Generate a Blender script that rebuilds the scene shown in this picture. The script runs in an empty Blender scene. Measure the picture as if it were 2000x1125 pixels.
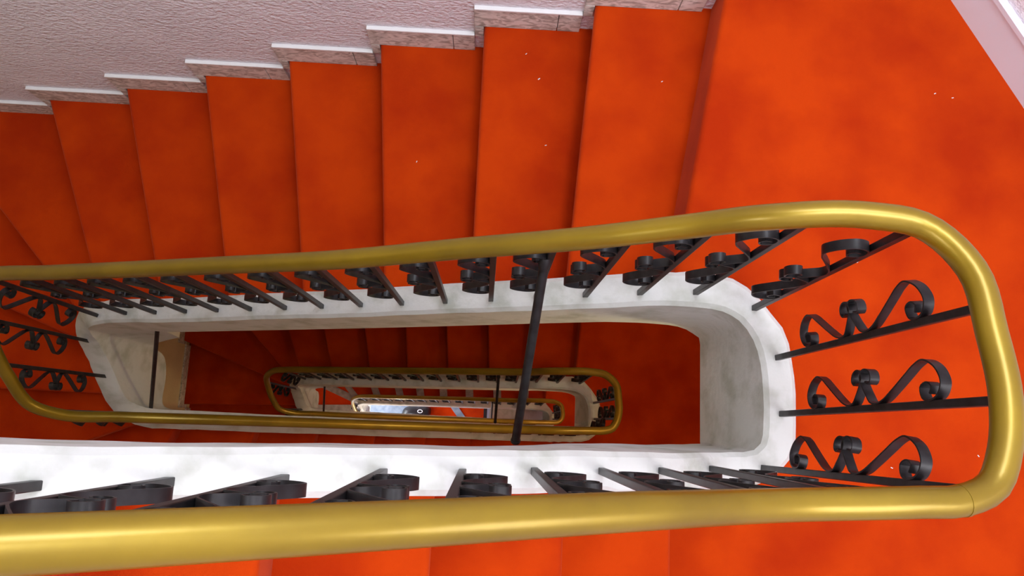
import bpy, bmesh, math, random
from mathutils import Vector, Matrix
random.seed(4)
S = bpy.context.scene
COL = S.collection

# ------------------------------------------------------------------ camera, world, lights, exposure
cam_d = bpy.data.cameras.new('camera'); cam = bpy.data.objects.new('camera', cam_d); COL.objects.link(cam)
cam_d.sensor_width = 36.0; cam_d.lens = 27.0; cam_d.clip_start = 0.02; cam_d.clip_end = 60
cam.matrix_world = Matrix(((0.998482, -0.049384, -0.02441, 0), (0.044266, 0.983018, -0.178091, 0), (0.03279, 0.17674, 0.983711, 2.0), (0, 0, 0, 1)))
S.camera = cam
S.view_settings.view_transform = 'Standard'
S.view_settings.look = 'None'
S.view_settings.gamma = 1.0
S.view_settings.use_curve_mapping = False
S.view_settings.exposure = -0.12
W = bpy.data.worlds.new('sky'); S.world = W; W.use_nodes = True
bg = W.node_tree.nodes['Background']; bg.inputs['Color'].default_value = (0.75, 0.85, 1.0, 1); bg.inputs['Strength'].default_value = 1.0

def area(name, loc, target, sx, sy, power, color):
    d = bpy.data.lights.new(name, 'AREA'); d.shape = 'RECTANGLE'; d.size = sx; d.size_y = sy; d.energy = power; d.color = color
    o = bpy.data.objects.new(name, d); COL.objects.link(o); o.location = loc
    o.rotation_euler = (Vector(target) - Vector(loc)).to_track_quat('-Z', 'Y').to_euler(); return o
def point(name, loc, power, color, rad=0.08):
    d = bpy.data.lights.new(name, 'POINT'); d.energy = power; d.color = color; d.shadow_soft_size = rad
    o = bpy.data.objects.new(name, d); COL.objects.link(o); o.location = loc; return o

area('skylight_lamp', (0.75, 0.1, 4.75), (0.55, 0.2, 0), 1.3, 1.0, 78, (0.93, 0.98, 1.0))
area('landing_window_lamp', (1.42, -0.68, 1.75), (0.1, 0.8, 0.1), 0.7, 0.8, 17, (0.97, 0.98, 1.0))
area('upper_window_lamp', (0.5, 1.12, 2.9), (-0.1, -0.1, 0.6), 0.9, 0.5, 25, (0.84, 0.92, 1.0))
area('wall_fill_lamp', (-1.3, -0.95, 2.7), (-1.0, 1.3, 0.5), 0.8, 0.9, 27, (0.92, 0.96, 1.0))  # added fill light that brightens the back wall, no window stands here
point('landing_ceiling_lamp', (1.15, 0.1, -0.62), 23, (0.97, 0.83, 0.38))
point('landing_ceiling_lamp.001', (1.15, 0.1, -3.92), 28, (1.0, 0.80, 0.42))
point('hall_ceiling_lamp', (-1.3, -0.5, -7.9), 20, (1.0, 0.8, 0.6))
area('entrance_lamp', (-2.6, 0.1, -9.0), (-1.0, 0.15, -9.9), 1.2, 1.2, 130, (0.8, 0.9, 1.0))

# ------------------------------------------------------------------ materials
def mat(name, col, rough=0.6, metal=0.0, spec=0.5):
    m = bpy.data.materials.new(name); m.use_nodes = True
    b = m.node_tree.nodes['Principled BSDF']
    b.inputs['Base Color'].default_value = (*col, 1); b.inputs['Roughness'].default_value = rough
    b.inputs['Metallic'].default_value = metal; b.inputs['Specular IOR Level'].default_value = spec
    return m
def noise_mix(m, c1, c2, scale, detail=4, lo=0.35, hi=0.65, bump=0.0, bscale=200, bdist=0.002, stretch=None, dist=0.0):
    nt = m.node_tree; N = nt.nodes; L = nt.links; b = N['Principled BSDF']
    g = N.new('ShaderNodeNewGeometry')
    src = g.outputs['Position']
    if stretch:
        mp = N.new('ShaderNodeMapping'); mp.inputs['Scale'].default_value = stretch; L.new(src, mp.inputs['Vector']); vec = mp.outputs['Vector']
    else: vec = src
    n = N.new('ShaderNodeTexNoise'); n.inputs['Scale'].default_value = scale; n.inputs['Detail'].default_value = detail; n.inputs['Distortion'].default_value = dist
    L.new(vec, n.inputs['Vector'])
    r = N.new('ShaderNodeValToRGB'); r.color_ramp.elements[0].position = lo; r.color_ramp.elements[1].position = hi
    r.color_ramp.elements[0].color = (*c1, 1); r.color_ramp.elements[1].color = (*c2, 1)
    L.new(n.outputs['Fac'], r.inputs['Fac']); L.new(r.outputs['Color'], b.inputs['Base Color'])
    if bump:
        n2 = N.new('ShaderNodeTexNoise'); n2.inputs['Scale'].default_value = bscale; n2.inputs['Detail'].default_value = 3
        L.new(vec, n2.inputs['Vector'])
        bp = N.new('ShaderNodeBump'); bp.inputs['Strength'].default_value = bump; bp.inputs['Distance'].default_value = bdist
        L.new(n2.outputs['Fac'], bp.inputs['Height']); L.new(bp.outputs['Normal'], b.inputs['Normal'])
    return m

M = {}
M['carpet'] = noise_mix(mat('red_carpet', (0.7, 0.05, 0.004), 0.95, spec=0.1), (0.40, 0.024, 0.0008), (0.53, 0.045, 0.0012), 4.2, 5, 0.34, 0.62, 0.5, 420, 0.002)
_b = M['carpet'].node_tree.nodes['Principled BSDF']
_b.inputs['Sheen Weight'].default_value = 0.25; _b.inputs['Sheen Roughness'].default_value = 0.4; _b.inputs['Sheen Tint'].default_value = (1, 0.35, 0.2, 1)
M['plaster'] = noise_mix(mat('white_plaster', (0.85, 0.85, 0.82), 0.75, spec=0.3), (0.50, 0.53, 0.47), (0.69, 0.715, 0.69), 11, 9, 0.3, 0.52, 0.5, 45, 0.004)
M['wall'] = noise_mix(mat('pink_stucco', (0.66, 0.52, 0.54), 0.8, spec=0.35), (0.86, 0.80, 0.86), (0.92, 0.86, 0.92), 3, 4, 0.35, 0.65, 1.0, 62, 0.011, stretch=(1, 1, 1.5))
M['cream'] = noise_mix(mat('cream_stucco', (0.8, 0.7, 0.45), 0.8, spec=0.3), (0.74, 0.64, 0.38), (0.84, 0.74, 0.47), 3, 4, 0.35, 0.65, 0.6, 62, 0.006)
M['paint'] = mat('pale_lilac_paint', (0.80, 0.82, 0.93), 0.5)
M['ceiling'] = mat('ceiling_paint', (0.8, 0.8, 0.78), 0.9)
M['marble'] = noise_mix(mat('brown_marble', (0.5, 0.4, 0.36), 0.4), (0.40, 0.39, 0.35), (0.82, 0.81, 0.77), 26, 8, 0.38, 0.58, 0, stretch=(1, 1, 2.2), dist=1.2)
M['grey_marble'] = noise_mix(mat('grey_marble', (0.3, 0.27, 0.24), 0.45), (0.2, 0.18, 0.16), (0.36, 0.33, 0.3), 14, 6)
M['gold'] = noise_mix(mat('gold_paint', (0.55, 0.37, 0.06), 0.36, metal=0.55), (0.23, 0.150, 0.0045), (0.30, 0.20, 0.007), 7, 5, 0.35, 0.65, 0.08, 60, 0.002)
_b = M['gold'].node_tree.nodes['Principled BSDF']; _b.inputs['Coat Weight'].default_value = 0.3; _b.inputs['Coat Roughness'].default_value = 0.22
M['iron'] = noise_mix(mat('black_iron', (0.03, 0.028, 0.03), 0.42, metal=0.3), (0.010, 0.009, 0.010), (0.026, 0.025, 0.027), 40, 4)
M['tile'] = noise_mix(mat('pale_floor_tile', (0.75, 0.78, 0.85), 0.3), (0.7, 0.74, 0.82), (0.8, 0.83, 0.9), 3)
M['mat_grey'] = noise_mix(mat('blue_grey_mat', (0.2, 0.24, 0.3), 0.9), (0.16, 0.2, 0.26), (0.26, 0.31, 0.38), 12)
M['black'] = mat('black_leather', (0.012, 0.012, 0.014), 0.4)
M['white'] = mat('white_enamel', (0.85, 0.86, 0.88), 0.4)

# ------------------------------------------------------------------ helpers
def finish(name, bm, m, parent=None, smooth=False, angle=None):
    bmesh.ops.recalc_face_normals(bm, faces=bm.faces[:])
    me = bpy.data.meshes.new(name); bm.to_mesh(me); bm.free(); me.materials.append(m)
    if smooth:
        for p in me.polygons: p.use_smooth = True
        if angle: me.set_sharp_from_angle(angle=math.radians(angle))
    o = bpy.data.objects.new(name, me); COL.objects.link(o)
    if parent is not None:
        o.parent = parent
        w = Matrix.Translation(parent['_base']) if '_base' in parent else Matrix.Identity(4)
        o.matrix_parent_inverse = w.inverted()
    return o
def thing(name, label, cat, base, group=None, kind=None):
    o = bpy.data.objects.new(name, None); COL.objects.link(o); o.location = base; o.empty_display_size = 0.1
    o['_base'] = list(base)
    if label: o['label'] = label
    if cat: o['category'] = cat
    if group: o['group'] = group
    if kind: o['kind'] = kind
    return o
def tag(o, label, cat=None, group=None, kind=None):
    if label: o['label'] = label
    if cat: o['category'] = cat
    if group: o['group'] = group
    if kind: o['kind'] = kind
    return o
def add_box(bm, lo, hi, bev=0.0):
    vs = [bm.verts.new((x, y, z)) for x in (lo[0], hi[0]) for y in (lo[1], hi[1]) for z in (lo[2], hi[2])]
    fs = [bm.faces.new([vs[i] for i in q]) for q in ((0, 1, 3, 2), (4, 6, 7, 5), (0, 4, 5, 1), (2, 3, 7, 6), (0, 2, 6, 4), (1, 5, 7, 3))]
    if bev: bmesh.ops.bevel(bm, geom=list({e for f in fs for e in f.edges}), offset=bev, segments=2, affect='EDGES', profile=0.5)
def add_prism(bm, poly, z0, z1):
    a = [bm.verts.new((x, y, z0)) for x, y in poly]; b = [bm.verts.new((x, y, z1)) for x, y in poly]
    n = len(poly); bm.faces.new(a[::-1]); bm.faces.new(b)
    for i in range(n): bm.faces.new((a[i], a[(i + 1) % n], b[(i + 1) % n], b[i]))
def add_tube(bm, pts, rad, seg=12, cap=True):
    rings = []
    n = len(pts); up = Vector((0, 0, 1))
    for i, p in enumerate(pts):
        t = (pts[min(i + 1, n - 1)] - pts[max(i - 1, 0)]).normalized()
        a = t.cross(up)
        if a.length < 1e-3: a = t.cross(Vector((0, 1, 0)))
        a.normalize(); b = a.cross(t)
        r = rad[i] if isinstance(rad, (list, tuple)) else rad
        rings.append([bm.verts.new(p + a * (r * math.cos(2 * math.pi * j / seg)) + b * (r * math.sin(2 * math.pi * j / seg))) for j in range(seg)])
    for i in range(n - 1):
        for j in range(seg): bm.faces.new((rings[i][j], rings[i][(j + 1) % seg], rings[i + 1][(j + 1) % seg], rings[i + 1][j]))
    if cap: bm.faces.new(rings[0][::-1]); bm.faces.new(rings[-1])
def spline(rows, step=0.03):
    """smooth curve through rows of equal-length tuples; xyz are the first three"""
    n = len(rows); R = [list(r) for r in rows]; d = len(R[0])
    T = [0.0]
    for i in range(1, n): T.append(T[-1] + max(1e-4, math.dist(R[i][:3], R[i - 1][:3])))
    def tan(i):
        if i == 0: return [(R[1][c] - R[0][c]) / (T[1] - T[0]) for c in range(d)]
        if i == n - 1: return [(R[-1][c] - R[-2][c]) / (T[-1] - T[-2]) for c in range(d)]
        h0 = T[i] - T[i - 1]; h1 = T[i + 1] - T[i]
        return [((R[i][c] - R[i - 1][c]) / h0 * h1 + (R[i + 1][c] - R[i][c]) / h1 * h0) / (h0 + h1) for c in range(d)]
    m = [tan(i) for i in range(n)]; out = []
    for i in range(n - 1):
        h = T[i + 1] - T[i]; k = max(1, int(round(h / step)))
        for q in range(k):
            u = q / k; u2 = u * u; u3 = u2 * u
            out.append([(2 * u3 - 3 * u2 + 1) * R[i][c] + (u3 - 2 * u2 + u) * h * m[i][c] + (-2 * u3 + 3 * u2) * R[i + 1][c] + (u3 - u2) * h * m[i + 1][c] for c in range(d)])
    out.append(R[-1]); return out

# ------------------------------------------------------------------ stair geometry (metres; the first landing is z = 0)
H = 3.3; RI = H / 20
YF, YB, XL = -1.0, 1.30, -2.69                              # front, back and left wall faces
XTOP = [[.477, .204, -.072, -.357, -.659, -.969, -1.281, -1.59], [.59, .28, 0, -.306, -.625, -.935, -1.26, -1.546], [.635, .374, .074, -.249, -.558, -.84, -1.1, -1.4]]
XTOPO = [[.632, .271, -.073, -.437, -.797, -1.164, -1.542, -1.945], [.66, .285, -.06, -.39, -.73, -1.12, -1.53, -1.93], [.69, .38, .0, -.33, -.68, -1.05, -1.42, -1.85]]
XBOT = {-11: -2.22, -10: -1.95, -9: -1.68, -8: -1.41, -7: -1.15, -6: -.89, -5: -.63, -4: -.362, -3: -.09, -2: .175, -1: .44}
XBOTF = {12: -1.55, 13: -1.2, 14: -.92, 15: -.625, 16: -.35, 17: -.09, 18: .175, 19: .44}
XBOTFO = {12: -1.95, 13: -1.46, 14: -1.1, 15: -.75, 16: -.42, 17: -.12, 18: .175, 19: .46}
KYT = [.381, .318, .252]; KYB = [-.09, -.038, .035, .07]    # kerb centre lines, far and near side, per storey
RYT = [.366, .338, .275]; RYB = [-.087, -.008, .055, .08]   # handrail centre lines
KXR = [0, -.02, -.02]; KXL = [0, .085, .075]; RXR = [0, -.01, -.008]; RXL = [0, .065, .16]

def edge(k):
    """nosing line k: inner and outer end (x, y)"""
    j = k // 20 if k >= 0 else 0; q = k - 20 * j
    if q < 0:
        return (XBOT[q], -.085), (XBOT[q] + .004 * (q + 1), YF)
    if q <= 7: return (XTOP[j][q], KYT[j] + .005), (XTOPO[j][q], YB)
    yt, yb = KYT[j], KYB[j + 1]; dx = KXL[j]
    if q == 8: return (-1.725 + dx, yt - .035), (-2.60 if j == 0 else -2.64, YB)
    if q == 9: return (-1.735 + dx, yt - .3 * (yt - yb)), (XL, .62)
    if q == 10: return (-1.735 + dx, yt - .745 * (yt - yb)), (XL, .07)
    if q == 11: return (-1.67 + dx, yb - .02), (XL, -.47)
    return (XBOTF[q], yb), (XBOTFO[q], YF)

def kerb_rows(j, part):
    z0 = -j * H; rows = []
    if part == 'near':
        for q in range(-11, -1): rows.append((XBOT[q], KYB[0] - .012 * min(1, (-2 - q) / 3), -q * RI + .035))
    if part == 'far':
        for q in range(13, 19): rows.append((XBOTF[q], KYB[j + 1] + (KYB[j + 1] - KYB[j + 1]) , z0 - q * RI + .035))
    if part == 'right':
        yb, yt, dx = KYB[j], KYT[j], KXR[j]
        for x, v, z in ((.44, .0, RI * .95 + .035), (.53, .006, .115), (.62, .015, .045), (.70, .036, .035), (.742, .12, .035), (.755, .27, .035), (.757, .44, .035), (.75, .61, .035), (.728, .767, .035), (.68, .905, .035), (.62, .972, .03), (.55, .994, .022), (.484, 1, .015), (.35, 1, -.05)):
            rows.append((x + dx, yb + v * (yt - yb), z0 + z))
        for q in range(1, 7): rows.append((XTOP[j][q], yt, z0 - q * RI + .035))
    if part == 'left':
        yt, yb, dx = KYT[j], KYB[j + 1], KXL[j]
        for x, w, q in ((-1.56, 0, 6.85), (-1.64, .015, 7.2), (-1.695, .06, 7.6), (-1.725, .14, 8.0), (-1.738, .27, 8.6), (-1.742, .42, 9.2), (-1.74, .58, 9.7), (-1.735, .74, 10.1), (-1.715, .9, 10.7), (-1.67, .98, 11.1), (-1.60, 1, 11.6), (-1.52, 1, 12.08)):
            rows.append((x + dx, yt + w * (yb - yt), z0 - q * RI + .035))
    return rows
def rail_rows(j, part):
    z0 = -j * H; rows = []
    if part == 'near':
        for q in range(-11, -1): rows.append((XBOT[q], -.088 - .0068 * min(3, -2 - q), -q * RI + .77 - .007 * min(3, -2 - q)))
    if part == 'far':
        for q in range(13, 19): rows.append((XBOTF[q], RYB[j + 1] - .018 * (19 - q) / 6, z0 - q * RI + .77))
    if part == 'right':
        yb, yt, dx = RYB[j], RYT[j], RXR[j]
        for x, v, z in ((.425, .003, .945), (.607, .022, .92), (.671, .031, .91), (.723, .08, .90), (.746, .184, .895), (.76, .348, .885), (.759, .572, .865), (.747, .80, .845), (.685, .965, .82), (.61, 1, .805), (.455, 1, .765), (.339, 1, .68)):
            rows.append((x + dx, yb + v * (yt - yb), z0 + z))
        ys = ([.36, .36, .358, .365, .372, .38] if j == 0 else [yt] * 6)
        for q in range(1, 7): rows.append((XTOP[j][q], ys[q - 1], z0 - q * RI + .77))
    if part == 'left':
        yt, yb, dx = (.388 if j == 0 else RYT[j]), (-.03 if j == 0 else RYB[j + 1] - .018), RXL[j]
        for x, w, q in ((-1.55, 0, 6.9), (-1.66, .02, 7.5), (-1.73, .115, 8.1), (-1.77, .354, 9.2), (-1.762, .69, 10.1), (-1.73, .93, 10.8), (-1.66, 1, 11.3), (-1.5, 1, 12.1)):
            rows.append((x + dx, yt + w * (yb - yt), z0 - q * RI + .77))
    return rows

# ------------------------------------------------------------------ room shell
def wall_box(name, lo, hi, m, label, cat='wall'):
    bm = bmesh.new(); add_box(bm, lo, hi); o = finish(name, bm, m); tag(o, label, None, None, 'structure'); return o
ZB, ZT = -10.1, 5.0
wall_box('wall_back', (XL - .25, YB, ZB), (1.285, YB + .25, ZT), M['wall'], 'pink stucco wall along the upper edge of the carpeted flight')
wall_box('wall_left', (XL - .25, YF, ZB), (XL, YB, ZT), M['cream'], 'cream stairwell wall beside the winding steps')
wall_box('wall_front', (XL - .25, YF - .25, ZB), (1.285, YF, ZT), M['wall'], 'stairwell wall opposite the pink stucco wall')
PW = [(1.285, YB), (1.70, .60), (1.70, -.40), (1.285, YF)]
for i, nm in enumerate(('wall_back_right', 'wall_right', 'wall_front_right')):
    (x0, y0), (x1, y1) = PW[i], PW[i + 1]; d = Vector((x1 - x0, y1 - y0)).normalized(); n = Vector((-d.y, d.x)) * -1
    if n.x < 0: n = -n
    bm = bmesh.new(); add_prism(bm, [(x0, y0), (x1, y1), (x1 + n.x * .25, y1 + n.y * .25), (x0 + n.x * .25, y0 + n.y * .25)], ZB, ZT)
    tag(finish(nm, bm, M['wall']), ('pale lilac wall cutting the corner of the landing', 'end wall of the landing', 'angled wall at the near corner of the landing')[i], None, None, 'structure')
bm = bmesh.new()
add_box(bm, (XL - .25, YF - .25, -10.1), (1.95, YB + .25, -9.9))
tag(finish('floor', bm, M['tile']), 'pale tiled hall floor at the bottom of the stairwell', None, None, 'structure')
# ceiling with a skylight opening
bm = bmesh.new(); o0 = (XL - .25, YF - .25); o1 = (1.95, YB + .25); h0 = (.05, -.45); h1 = (1.45, .65)
ov = [(o0[0], o0[1]), (o1[0], o0[1]), (o1[0], o1[1]), (o0[0], o1[1])]; hv = [(h0[0], h0[1]), (h1[0], h0[1]), (h1[0], h1[1]), (h0[0], h1[1])]
A = [[bm.verts.new((x, y, z)) for x, y in ov] for z in (5.0, 5.2)]; B = [[bm.verts.new((x, y, z)) for x, y in hv] for z in (5.0, 5.2)]
for i in range(4):
    k = (i + 1) % 4
    for L in (0, 1): bm.faces.new((A[L][i], A[L][k], B[L][k], B[L][i]))
    bm.faces.new((A[0][i], A[0][k], A[1][k], A[1][i])); bm.faces.new((B[0][i], B[0][k], B[1][k], B[1][i]))
tag(finish('ceiling', bm, M['ceiling']), 'white ceiling with a rectangular skylight opening', None, None, 'structure')

# ------------------------------------------------------------------ staircase
def make_step(k, parent, m_carpet):
    zt = -k * RI; q = k % 20
    (ib, ob), (iF, oF) = edge(k - 1), edge(k)
    cor = None
    if q == 12: cor = (XL, YF)
    if q == 9: cor = (XL, YB)
    if q == 0: return make_landing(k, parent)
    bk = ((Vector(ob) + Vector(ib)) / 2 - (Vector(oF) + Vector(iF)) / 2).normalized() * .045
    ib = (ib[0] + bk.x, ib[1] + bk.y); ob = (ob[0] + bk.x, ob[1] + bk.y)
    poly = [ib, ob] + ([cor] if cor else []) + [oF, iF]
    n = len(poly); bm = bmesh.new()
    mid_f = (Vector(oF) + Vector(iF)) / 2; mid_b = (Vector(ob) + Vector(ib)) / 2
    back = (mid_b - mid_f).normalized() * .03
    top = [bm.verts.new((x, y, zt)) for x, y in poly]
    bot = []
    for i, (x, y) in enumerate(poly):
        if i >= n - 2: x += back.x; y += back.y
        bot.append(bm.verts.new((x, y, zt - RI - .1)))
    bm.faces.new(top); bm.faces.new(bot[::-1])
    for i in range(n): bm.faces.new((top[i], bot[i], bot[(i + 1) % n], top[(i + 1) % n]))
    fe = [e for e in bm.edges if set(e.verts) == {top[n - 1], top[n - 2]}]
    bmesh.ops.bevel(bm, geom=fe, offset=.017, segments=4, affect='EDGES', profile=.5)
    o = finish('step', bm, m_carpet, parent, True, 40)
    if k > 40:      # bare marble strip along the front of the lowest flights' treads
        bm = bmesh.new(); w = back.normalized() * .085; nf = -back.normalized() * .004
        pts = [(iF[0] + nf.x, iF[1] + nf.y), (oF[0] + nf.x, oF[1] + nf.y), (oF[0] + w.x, oF[1] + w.y), (iF[0] + w.x, iF[1] + w.y)]
        add_prism(bm, pts, zt - .03, zt + .004)
        c = finish('nosing_strip', bm, M['grey_marble'], None); c.parent = o; c['label'] = 'bare grey marble nosing strip'
    return o
def make_landing(k, parent):
    j = k // 20; z = -k * RI; (i0, o0) = edge(k); (i1, o1) = edge(k - 1) if k > 0 else edge(-1)
    rows = [r for r in kerb_rows(j, 'right') if r[0] > max(i0[0], i1[0]) + .02]
    poly = [i1] + [(r[0], r[1]) for r in rows] + [i0, o0, PW[0], PW[1], PW[2], PW[3], o1]
    bm = bmesh.new(); add_prism(bm, poly, z - .24, z); bm.verts.ensure_lookup_table()
    fe = [e for e in bm.edges if all(abs(v.co.z - z) < 1e-5 for v in e.verts) and {tuple(round(c, 4) for c in v.co.xy) for v in e.verts} == {tuple(round(c, 4) for c in i0), tuple(round(c, 4) for c in o0)}]
    bmesh.ops.bevel(bm, geom=fe, offset=.017, segments=4, affect='EDGES', profile=.5)
    return finish('landing', bm, M['carpet'], parent, True, 40)

def make_stringer(j, pts, parent):
    rnd = random.Random(7 + j); n = len(pts); bm = bmesh.new(); rings = []
    yt, yb = KYT[j], KYB[j]
    for i, p in enumerate(pts):
        a, b = pts[max(i - 1, 0)], pts[min(i + 1, n - 1)]
        t = Vector((b[0] - a[0], b[1] - a[1])).normalized(); nv = Vector((-t.y, t.x))          # towards the well
        wob = .0012 * math.sin(i * .31 + j) + .0006 * math.sin(i * 1.1)
        x, y, z = p
        hi = .047; ho = .046 - .008 * max(0., min(1., (x - .6) / .1)) - (.008 if z > .3 else 0)
        inn = Vector((x, y)) + nv * (hi + wob); out = Vector((x, y)) - nv * (ho - wob)
        for cn, cc in ((Vector((.761, .648)), (.676 + KXR[j]) * .761 + (yt + .024) * .648 - .008), (Vector((.761, -.648)), (.73 + KXR[j]) * .761 - (yb - .03) * .648)):   # chipped, chamfered outer corners
            ex = out.dot(cn) - cc
            if ex > 0: out -= cn * ex
        xr = .72 + KXR[j]
        land = max(0., min(1., (x - .35) / .3))
        dz = .29 + .11 * land
        low = Vector((min(inn.x, .64 + (KXR[j] + .02) * .6) if x > .4 else max(inn.x, -1.672 + KXL[j]) if x < -1.4 else inn.x, inn.y))
        if y < .15 and x > 0: low.y += .012 * min(1, x / .3)
        if x < -1.3 and y > yt - .44 * 2:
            yb2 = KYB[j + 1]; w = (yt - y) / (yt - yb2)
            if z < -j * H - 1 and z > -j * H - 12.5 * RI: dz = .29 + .36 * max(0., min(1., (-1.15 - x) / .45)) * max(0., 1 - max(0., w - .25) / .75)
        ytj = yt - .047; low.y = min(low.y, ytj - .002)
        zs = z - dz
        if x > .4 or x < -1.5: out -= nv * rnd.uniform(-.003, .003)
        prof = [(out.x, out.y, z - .012), (out.x + nv.x * .012, out.y + nv.y * .012, z), (inn.x - nv.x * .012, inn.y - nv.y * .012, z + .001), (inn.x, inn.y, z - .010), (low.x, low.y, zs), (out.x, out.y, zs)]
        rings.append([bm.verts.new(c) for c in prof])
    for i in range(n - 1):
        for q in range(6): bm.faces.new((rings[i][q], rings[i][(q + 1) % 6], rings[i + 1][(q + 1) % 6], rings[i + 1][q]))
    bm.faces.new(rings[0]); bm.faces.new(rings[-1][::-1])
    return finish('stringer', bm, M['plaster'], parent, True, 35)

KROWS = [kerb_rows(0, 'near') + kerb_rows(0, 'right') + kerb_rows(0, 'left'),
         kerb_rows(0, 'left')[-1:] + kerb_rows(0, 'far') + kerb_rows(1, 'right') + kerb_rows(1, 'left'),
         kerb_rows(1, 'left')[-1:] + kerb_rows(1, 'far') + kerb_rows(2, 'right') + kerb_rows(2, 'left')]
RROWS = [rail_rows(0, 'near') + rail_rows(0, 'right') + rail_rows(0, 'left'),
         rail_rows(0, 'left')[-1:] + rail_rows(0, 'far') + rail_rows(1, 'right') + rail_rows(1, 'left'),
         rail_rows(1, 'left')[-1:] + rail_rows(1, 'far') + rail_rows(2, 'right') + rail_rows(2, 'left')]
def continuous(rows, step):
    '''one smooth curve down the whole stairwell, cut where a storey ends'''
    full = spline(rows[0] + rows[1][1:] + rows[2][1:], step); cuts = [0]
    for r in rows[:-1]: cuts.append(min(range(len(full)), key=lambda i: math.dist(full[i][:3], r[-1][:3])))
    cuts.append(len(full) - 1)
    return [[Vector(p) for p in full[cuts[i]:cuts[i + 1] + 1]] for i in range(3)]
KS = continuous(KROWS, .035)
ST_LABEL = ['uppermost red carpeted staircase, its landing inside the largest gold handrail loop',
            'middle red carpeted staircase, its dim landing around the second handrail loop',
            'lowest red staircase with grey marble nosings around the smallest handrail loop']
for j in range(3):
    base = (.757 + KXR[j], .15, -j * H)
    st = thing('staircase', ST_LABEL[j], 'staircase', base)
    ks = range(-10, 12) if j == 0 else range(12 + 20 * (j - 1), 32 + 20 * (j - 1))
    for k in ks: make_step(k, st, M['carpet'])
    make_stringer(j, KS[j], st)

# ------------------------------------------------------------------ railings
def scroll_curve():
    lo = [(.018, .208), (.031, .203), (.038, .214), (.03, .233), (.012, .228), (.0075, .206), (.016, .187), (.036, .178), (.057, .188), (.072, .208), (.078, .228), (.072, .248), (.055, .277), (.03, .318), (.012, .352), (.0075, .372), (.011, .391), (.026, .405), (.045, .419), (.062, .428), (.0745, .421), (.077, .405), (.069, .391), (.056, .388), (.048, .397), (.053, .408)]
    return lo
def make_scroll_mesh():
    bm = bmesh.new(); w = .0095; th = .0016
    for s in (0, 1):
        c = [((x, 0, z) if s == 0 else (x, 0, .424 + (.424 - z) * 1.08)) for x, z in scroll_curve()]
        pts = spline(c, .006); n = len(pts); rings = []
        for i, p in enumerate(pts):
            a, b = Vector(pts[max(i - 1, 0)]), Vector(pts[min(i + 1, n - 1)]); t = (b - a).normalized(); nn = Vector((-t.z, 0, t.x)); p = Vector(p)
            yo = .0 if s == 0 else .0
            rings.append([bm.verts.new(p + nn * u * th + Vector((0, v * w + yo, 0))) for u, v in ((-1, -1), (1, -1), (1, 1), (-1, 1))])
        for i in range(n - 1):
            for q in range(4): bm.faces.new((rings[i][q], rings[i][(q + 1) % 4], rings[i + 1][(q + 1) % 4], rings[i + 1][q]))
        bm.faces.new(rings[0][::-1]); bm.faces.new(rings[-1])
    bmesh.ops.recalc_face_normals(bm, faces=bm.faces[:])
    me = bpy.data.meshes.new('scroll'); bm.to_mesh(me); bm.free(); me.materials.append(M['iron'])
    for p in me.polygons: p.use_smooth = True
    me.set_sharp_from_angle(angle=math.radians(40)); return me
def make_bar_mesh():
    bm = bmesh.new(); add_box(bm, (-.0073, -.0073, -.03), (.0073, .0073, .82), .0015)
    bmesh.ops.recalc_face_normals(bm, faces=bm.faces[:])
    me = bpy.data.meshes.new('baluster'); bm.to_mesh(me); bm.free(); me.materials.append(M['iron']); return me
SCROLL, BAR = make_scroll_mesh(), make_bar_mesh()
RP = continuous(RROWS, .02); KP = continuous(KROWS, .02)
def place_baluster(j, x, y, parent, zlo=-99, zhi=99):
    c = [(i, p) for i, p in enumerate(KP[j]) if zlo < p.z < zhi]
    i, p = min(c, key=lambda q: (q[1].x - x) ** 2 + (q[1].y - y) ** 2)
    foot = Vector((x, y, p.z - .004))
    t = (KP[j][min(i + 2, len(KP[j]) - 1)] - KP[j][max(i - 2, 0)]); t.z = 0
    if abs(t.x) > abs(t.y) * .55 and x > -1.45 or x > -1.5 and y > KYT[j] - .08: t.y *= .05
    elif x < -1.5 and y > KYT[j] - .05: t = Vector((-.45, -.9, 0))
    elif x > .7 : t.x *= .5
    if x > .68 and y < KYB[j] + .05: t = Vector((.12, 1, 0))
    t.normalize()
    c = [q for q in RP[j] if foot.z + .5 < q.z < foot.z + 1.1]
    q = min(c, key=lambda q: (q.x - x) ** 2 + (q.y - y) ** 2)
    zx = (q - Vector((0, 0, .012))) - foot; L = zx.length; zx.normalize()
    xx = (t - zx * t.dot(zx)).normalized(); yy = zx.cross(xx)
    m = Matrix((( xx.x, yy.x, zx.x, foot.x), (xx.y, yy.y, zx.y, foot.y), (xx.z, yy.z, zx.z, foot.z), (0, 0, 0, 1))) @ Matrix.Diagonal((1, 1, L / .82, 1))
    b = bpy.data.objects.new('baluster', BAR); COL.objects.link(b); b.parent = parent; b.matrix_parent_inverse = Matrix.Translation(parent['_base']).inverted(); b.matrix_basis = m
    s = bpy.data.objects.new('scroll', SCROLL); COL.objects.link(s); s.parent = b
    return q
def mapR(j, x, v): return (x + KXR[j], KYB[j] + v * (KYT[j] - KYB[j]))
RIGHT = [(.703, .035), (.752, .326), (.744, .631), (.685, .90)]
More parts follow.
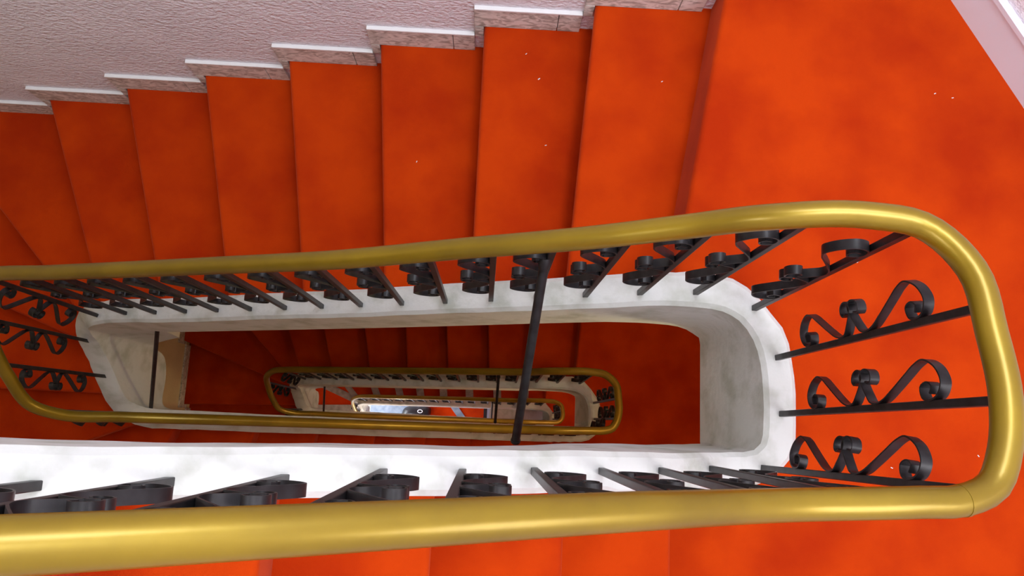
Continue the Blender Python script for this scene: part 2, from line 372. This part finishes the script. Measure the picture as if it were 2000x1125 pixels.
FEET = [list(zip((-1.06, -.92, -.78, -.632, -.483, -.331, -.18, -.041, .101, .251, .401, .553), (-.102, -.102, -.102, -.111, -.106, -.101, -.09, -.089, -.085, -.084, -.082, -.078))) + [mapR(0, *r) for r in RIGHT] +
        [(x, .371) for x in (.534, .395, .257, .125, -.005, -.145, -.287, -.43, -.573, -.716, -.859, -1.002, -1.146, -1.29, -1.433)] + [(-1.585, .368), (-1.738, .285), (-1.742, .145), (-1.70, -.02)],
        [(-1.56 + .1465 * i, KYB[1]) for i in range(15)] + [mapR(1, *r) for r in RIGHT[:3]] +
        [(x, .316) for x in (.622, .47, .33, .194, .06, -.075, -.214, -.354, -.494, -.634, -.775, -.92, -1.069, -1.215, -1.365, -1.511)] + [(-1.649, .242), (-1.655, .071)],
        [(-1.47 + .1465 * i, KYB[2]) for i in range(14)] + [mapR(2, *r) for r in RIGHT[1:3]] +
        [(.587 - .1465 * i, .25) for i in range(14)] + [(-1.5, .245), (-1.64, .2), (-1.655, .13)]]
RL_LABEL = ['nearest gold handrail loop on black scrolled iron balusters above the top landing',
            'second gold handrail loop down, on scrolled iron balusters in dim light',
            'smallest gold handrail loop, deepest in the stairwell above the hall floor']
for j in range(3):
    rt = thing('railing', RL_LABEL[j], 'railing', (.757 + KXR[j], .15, -j * H + .03))
    bm = bmesh.new(); add_tube(bm, RP[j], .0225, 20); o = finish('handrail', bm, M['gold'], rt, True, 60); o['label'] = 'smooth round gold painted handrail'
    zmid = -j * H
    if j == 0:
        c = min(RP[0], key=lambda p: (p - Vector((.66, -.072, .91))).length); i = RP[0].index(c); d = (RP[0][i + 1] - RP[0][i - 1]).normalized()
        bm = bmesh.new(); add_tube(bm, [c - d * .003, c + d * .003], .0231, 20); finish('joint_ring', bm, M['gold'], rt, True, 60)
    for n, (x, y) in enumerate(FEET[j]):
        near = y < (KYT[j] + KYB[j]) / 2 and x > -1.6 and n < len(FEET[j]) / 2
        place_baluster(j, x, y, rt, (zmid - .05) if near else -99, 99 if near else zmid + .3)

# ------------------------------------------------------------------ iron braces spanning the well
def brace(a, b, r, label, collar=True):
    a, b = Vector(a), Vector(b)
    t = thing('brace_rod', label, 'rod', tuple(b), 'iron braces across the well')
    bm = bmesh.new(); add_tube(bm, [a, b], r, 14); finish('rod', bm, M['iron'], t, True, 50)
    if collar:
        d = (b - a).normalized(); bm = bmesh.new(); add_tube(bm, [a - d * .004, a + d * .004, a + d * .012, a + d * .028], [r * 1.05, r * 1.3, r * 1.3, r * 1.02], 14); finish('collar', bm, M['iron'], t, True, 50)
        bm = bmesh.new(); add_tube(bm, [b - d * .005, b + d * .002], [r * 1.15, r * 1.15], 14); finish('end_plate', bm, M['iron'], t, True, 50)
brace((.108, .357, .40), (.075, -.034, .03), .0108, 'thick black iron rod slanting across the well from below the nearest handrail')
brace((-1.42, .338, -1.30), (-1.66, -.01, -1.9), .0095, 'thin black iron rod across the left end of the nearest well opening', False)
brace((.062, .318, -2.93), (.058, .028, -3.27), .0095, 'black iron rod below the second handrail loop, seen past the thick rod')
brace((-1.395, .275, -4.65), (-1.50, .05, -5.2), .0095, 'thin black iron rod across the left end of the second well opening', False)
brace((.05, .248, -6.2), (.05, .075, -6.57), .0095, 'short black iron rod inside the smallest handrail loop')

# ------------------------------------------------------------------ skirting
def tile(parent, lo, hi, m, bev=.002):
    bm = bmesh.new(); add_box(bm, lo, hi, bev); return finish('skirting_tile', bm, m, parent)
HS = .1
bb = thing('baseboard_back', 'stepped brown marble skirting climbing along the pink stucco wall', None, (0, YB, -RI), None, 'structure')
for k in range(1, 9):
    xr = edge(k - 1)[1][0]; xl = edge(k)[1][0] if k < 8 else XL + .02; z = -k * RI; g = .0012
    tile(bb, (xl - .03, YB - .013, z), (xr - .105 - g, YB, z + HS), M['marble'])
    tile(bb, (xr - .105 + g, YB - .013, z), (xr - .03 - g, YB, z + HS), M['marble'])
    bm = bmesh.new(); add_box(bm, (xl - .03, YB - .015, z + HS), (xr - .03 - g, YB, z + HS + .009), .002); finish('top_edge', bm, M['white'], bb)
    if k < 8: tile(bb, (xl - .03, YB - .013, z - RI + HS), (xl, YB, z - g), M['marble'])
tile(bb, (edge(0)[1][0] - .03, YB - .013, -RI + HS), (edge(0)[1][0], YB, 0), M['marble'])
tile(bb, (edge(0)[1][0] - .03, YB - .013, 0), (1.27, YB, HS), M['marble'])
bl = thing('baseboard_left', 'plain stepped skirting along the wall beside the dim winding steps', None, (XL, 0, -30 * RI), None, 'structure')
for k in (9, 10, 11, 29, 30, 31):
    y1 = min(YB - .02, edge(k - 1)[1][1]); y0 = edge(k)[1][1]; z = -k * RI
    tile(bl, (XL, y0 - .03, z), (XL + .014, y1 - .03, z + HS), M['marble'])
    tile(bl, (XL, y0 - .03, z - RI + HS), (XL + .014, y0, z), M['marble'])
for j in range(2):
    (x0, y0), (x1, y1) = PW[0], PW[1]; d = Vector((x1 - x0, y1 - y0)).normalized(); n = Vector((d.y, -d.x))
    if n.x > 0: n = -n
    br = thing('baseboard_right' if j == 0 else 'baseboard_right.001', 'pale lilac painted skirting board along the angled landing wall' if j == 0 else 'skirting board on the dim landing below', None, (x0, y0, -j * H), None, 'structure')
    for nm, off, z0, z1 in (('board', .016, 0, .125), ('top_bead', .022, .125, .14)):
        bm = bmesh.new(); add_prism(bm, [(x0, y0), (x1, y1), (x1 + n.x * off, y1 + n.y * off), (x0 + n.x * off, y0 + n.y * off)], -j * H + z0, -j * H + z1)
        finish(nm, bm, M['paint'], br)

# ------------------------------------------------------------------ bottom of the stairwell
bm = bmesh.new(); add_box(bm, (.03, -.06, -7.12), (.70, .30, -7.04))
tag(finish('floor_slab', bm, M['plaster']), 'tan marble slab closing half of the lowest well opening', None, None, 'structure')
Z = -9.9
bs = thing('bottom_steps', 'red carpeted bottom steps with a blue grey edge on the hall floor', 'steps', (-.4, .15, Z))
bm = bmesh.new(); add_prism(bm, [(-.92, -.3), (-.96, .1), (-.9, .5), (-.1, .5), (-.02, -.3)], Z, Z + .16); finish('step', bm, M['carpet'], bs)
bm = bmesh.new(); add_prism(bm, [(-.22, -.12), (-.72, .5), (-.05, .5), (-.05, -.12)], Z + .16, Z + .32); finish('step', bm, M['carpet'], bs)
bm = bmesh.new(); add_prism(bm, [(-.24, -.14), (-.74, .5), (-.62, .5), (-.12, -.14)], Z + .315, Z + .33); c = finish('nosing_strip', bm, M['mat_grey'], bs); c['label'] = 'blue grey nosing strip running diagonally'
bm = bmesh.new(); add_box(bm, (-.05, -.2, Z + .0), (.0, .5, Z + .5)); c = finish('end_panel', bm, M['black'], bs); c['label'] = 'black end panel'
bm = bmesh.new(); add_box(bm, (-1.78, -.3, Z), (-1.05, .6, Z + .012), .003)
tag(finish('door_mat', bm, M['mat_grey']), 'blue grey mat on the pale hall floor under the black bag', 'mat')
bg_ = thing('bag', 'black rounded bag with a white ring mark on the hall floor', 'bag', (-1.06, .15, Z + .012))
bm = bmesh.new()
bmesh.ops.create_uvsphere(bm, u_segments=24, v_segments=14, radius=1)
for v in bm.verts:
    x, y, z = v.co; f = lambda a: math.copysign(abs(a) ** .6, a)
    v.co = (-1.06 + .21 * f(x) + .05 * y, .13 + .13 * f(y), Z + .19 + .178 * f(z))
finish('body', bm, M['black'], bg_, True)
bm = bmesh.new(); add_tube(bm, [Vector((-.99 + .035 * math.cos(a), .17 + .022 * math.sin(a), Z + .368)) for a in [2 * math.pi * i / 20 for i in range(21)]], .006, 8); finish('ring_mark', bm, M['white'], bg_, True)
bm = bmesh.new(); add_tube(bm, [Vector((-1.19 + .26 * i / 12, .13, Z + .35 + .09 * math.sin(math.pi * i / 12))) for i in range(13)], .008, 8); finish('handle', bm, M['black'], bg_, True)

# ------------------------------------------------------------------ lint trodden into the carpet
bm = bmesh.new()
for x, y, k, r in ((.115, 1.115, 2, .004), (.145, .89, 2, .003), (-.28, .87, 3, .003), (1.22, .98, 0, .003), (1.27, .97, 0, .003), (1.55, .78, 0, .005), (1.05, -.06, 0, .003), (.95, -.01, 0, .003), (1.28, -.02, 0, .003), (.98, .48, 0, .003), (.62, -.36, 0, .003), (.07, 1.2, 2, .003), (.48, 1.05, 1, .003)):
    a = random.random() * 3; c, q = math.cos(a), math.sin(a); z = -k * RI + .0006
    vs = [bm.verts.new((x + r * (c * u - q * v), y + r * (q * u + c * v), z + w)) for u, v, w in ((-1, -.4, 0), (1, -.4, 0), (1, .4, 0), (-1, .4, 0), (0, 0, .0015))]
    for i in range(4): bm.faces.new((vs[i], vs[(i + 1) % 4], vs[4]))
    bm.faces.new(vs[:4][::-1])
tag(finish('carpet_lint', bm, M['white']), 'tiny white flecks of lint scattered on the red carpet', 'lint', None, 'stuff')
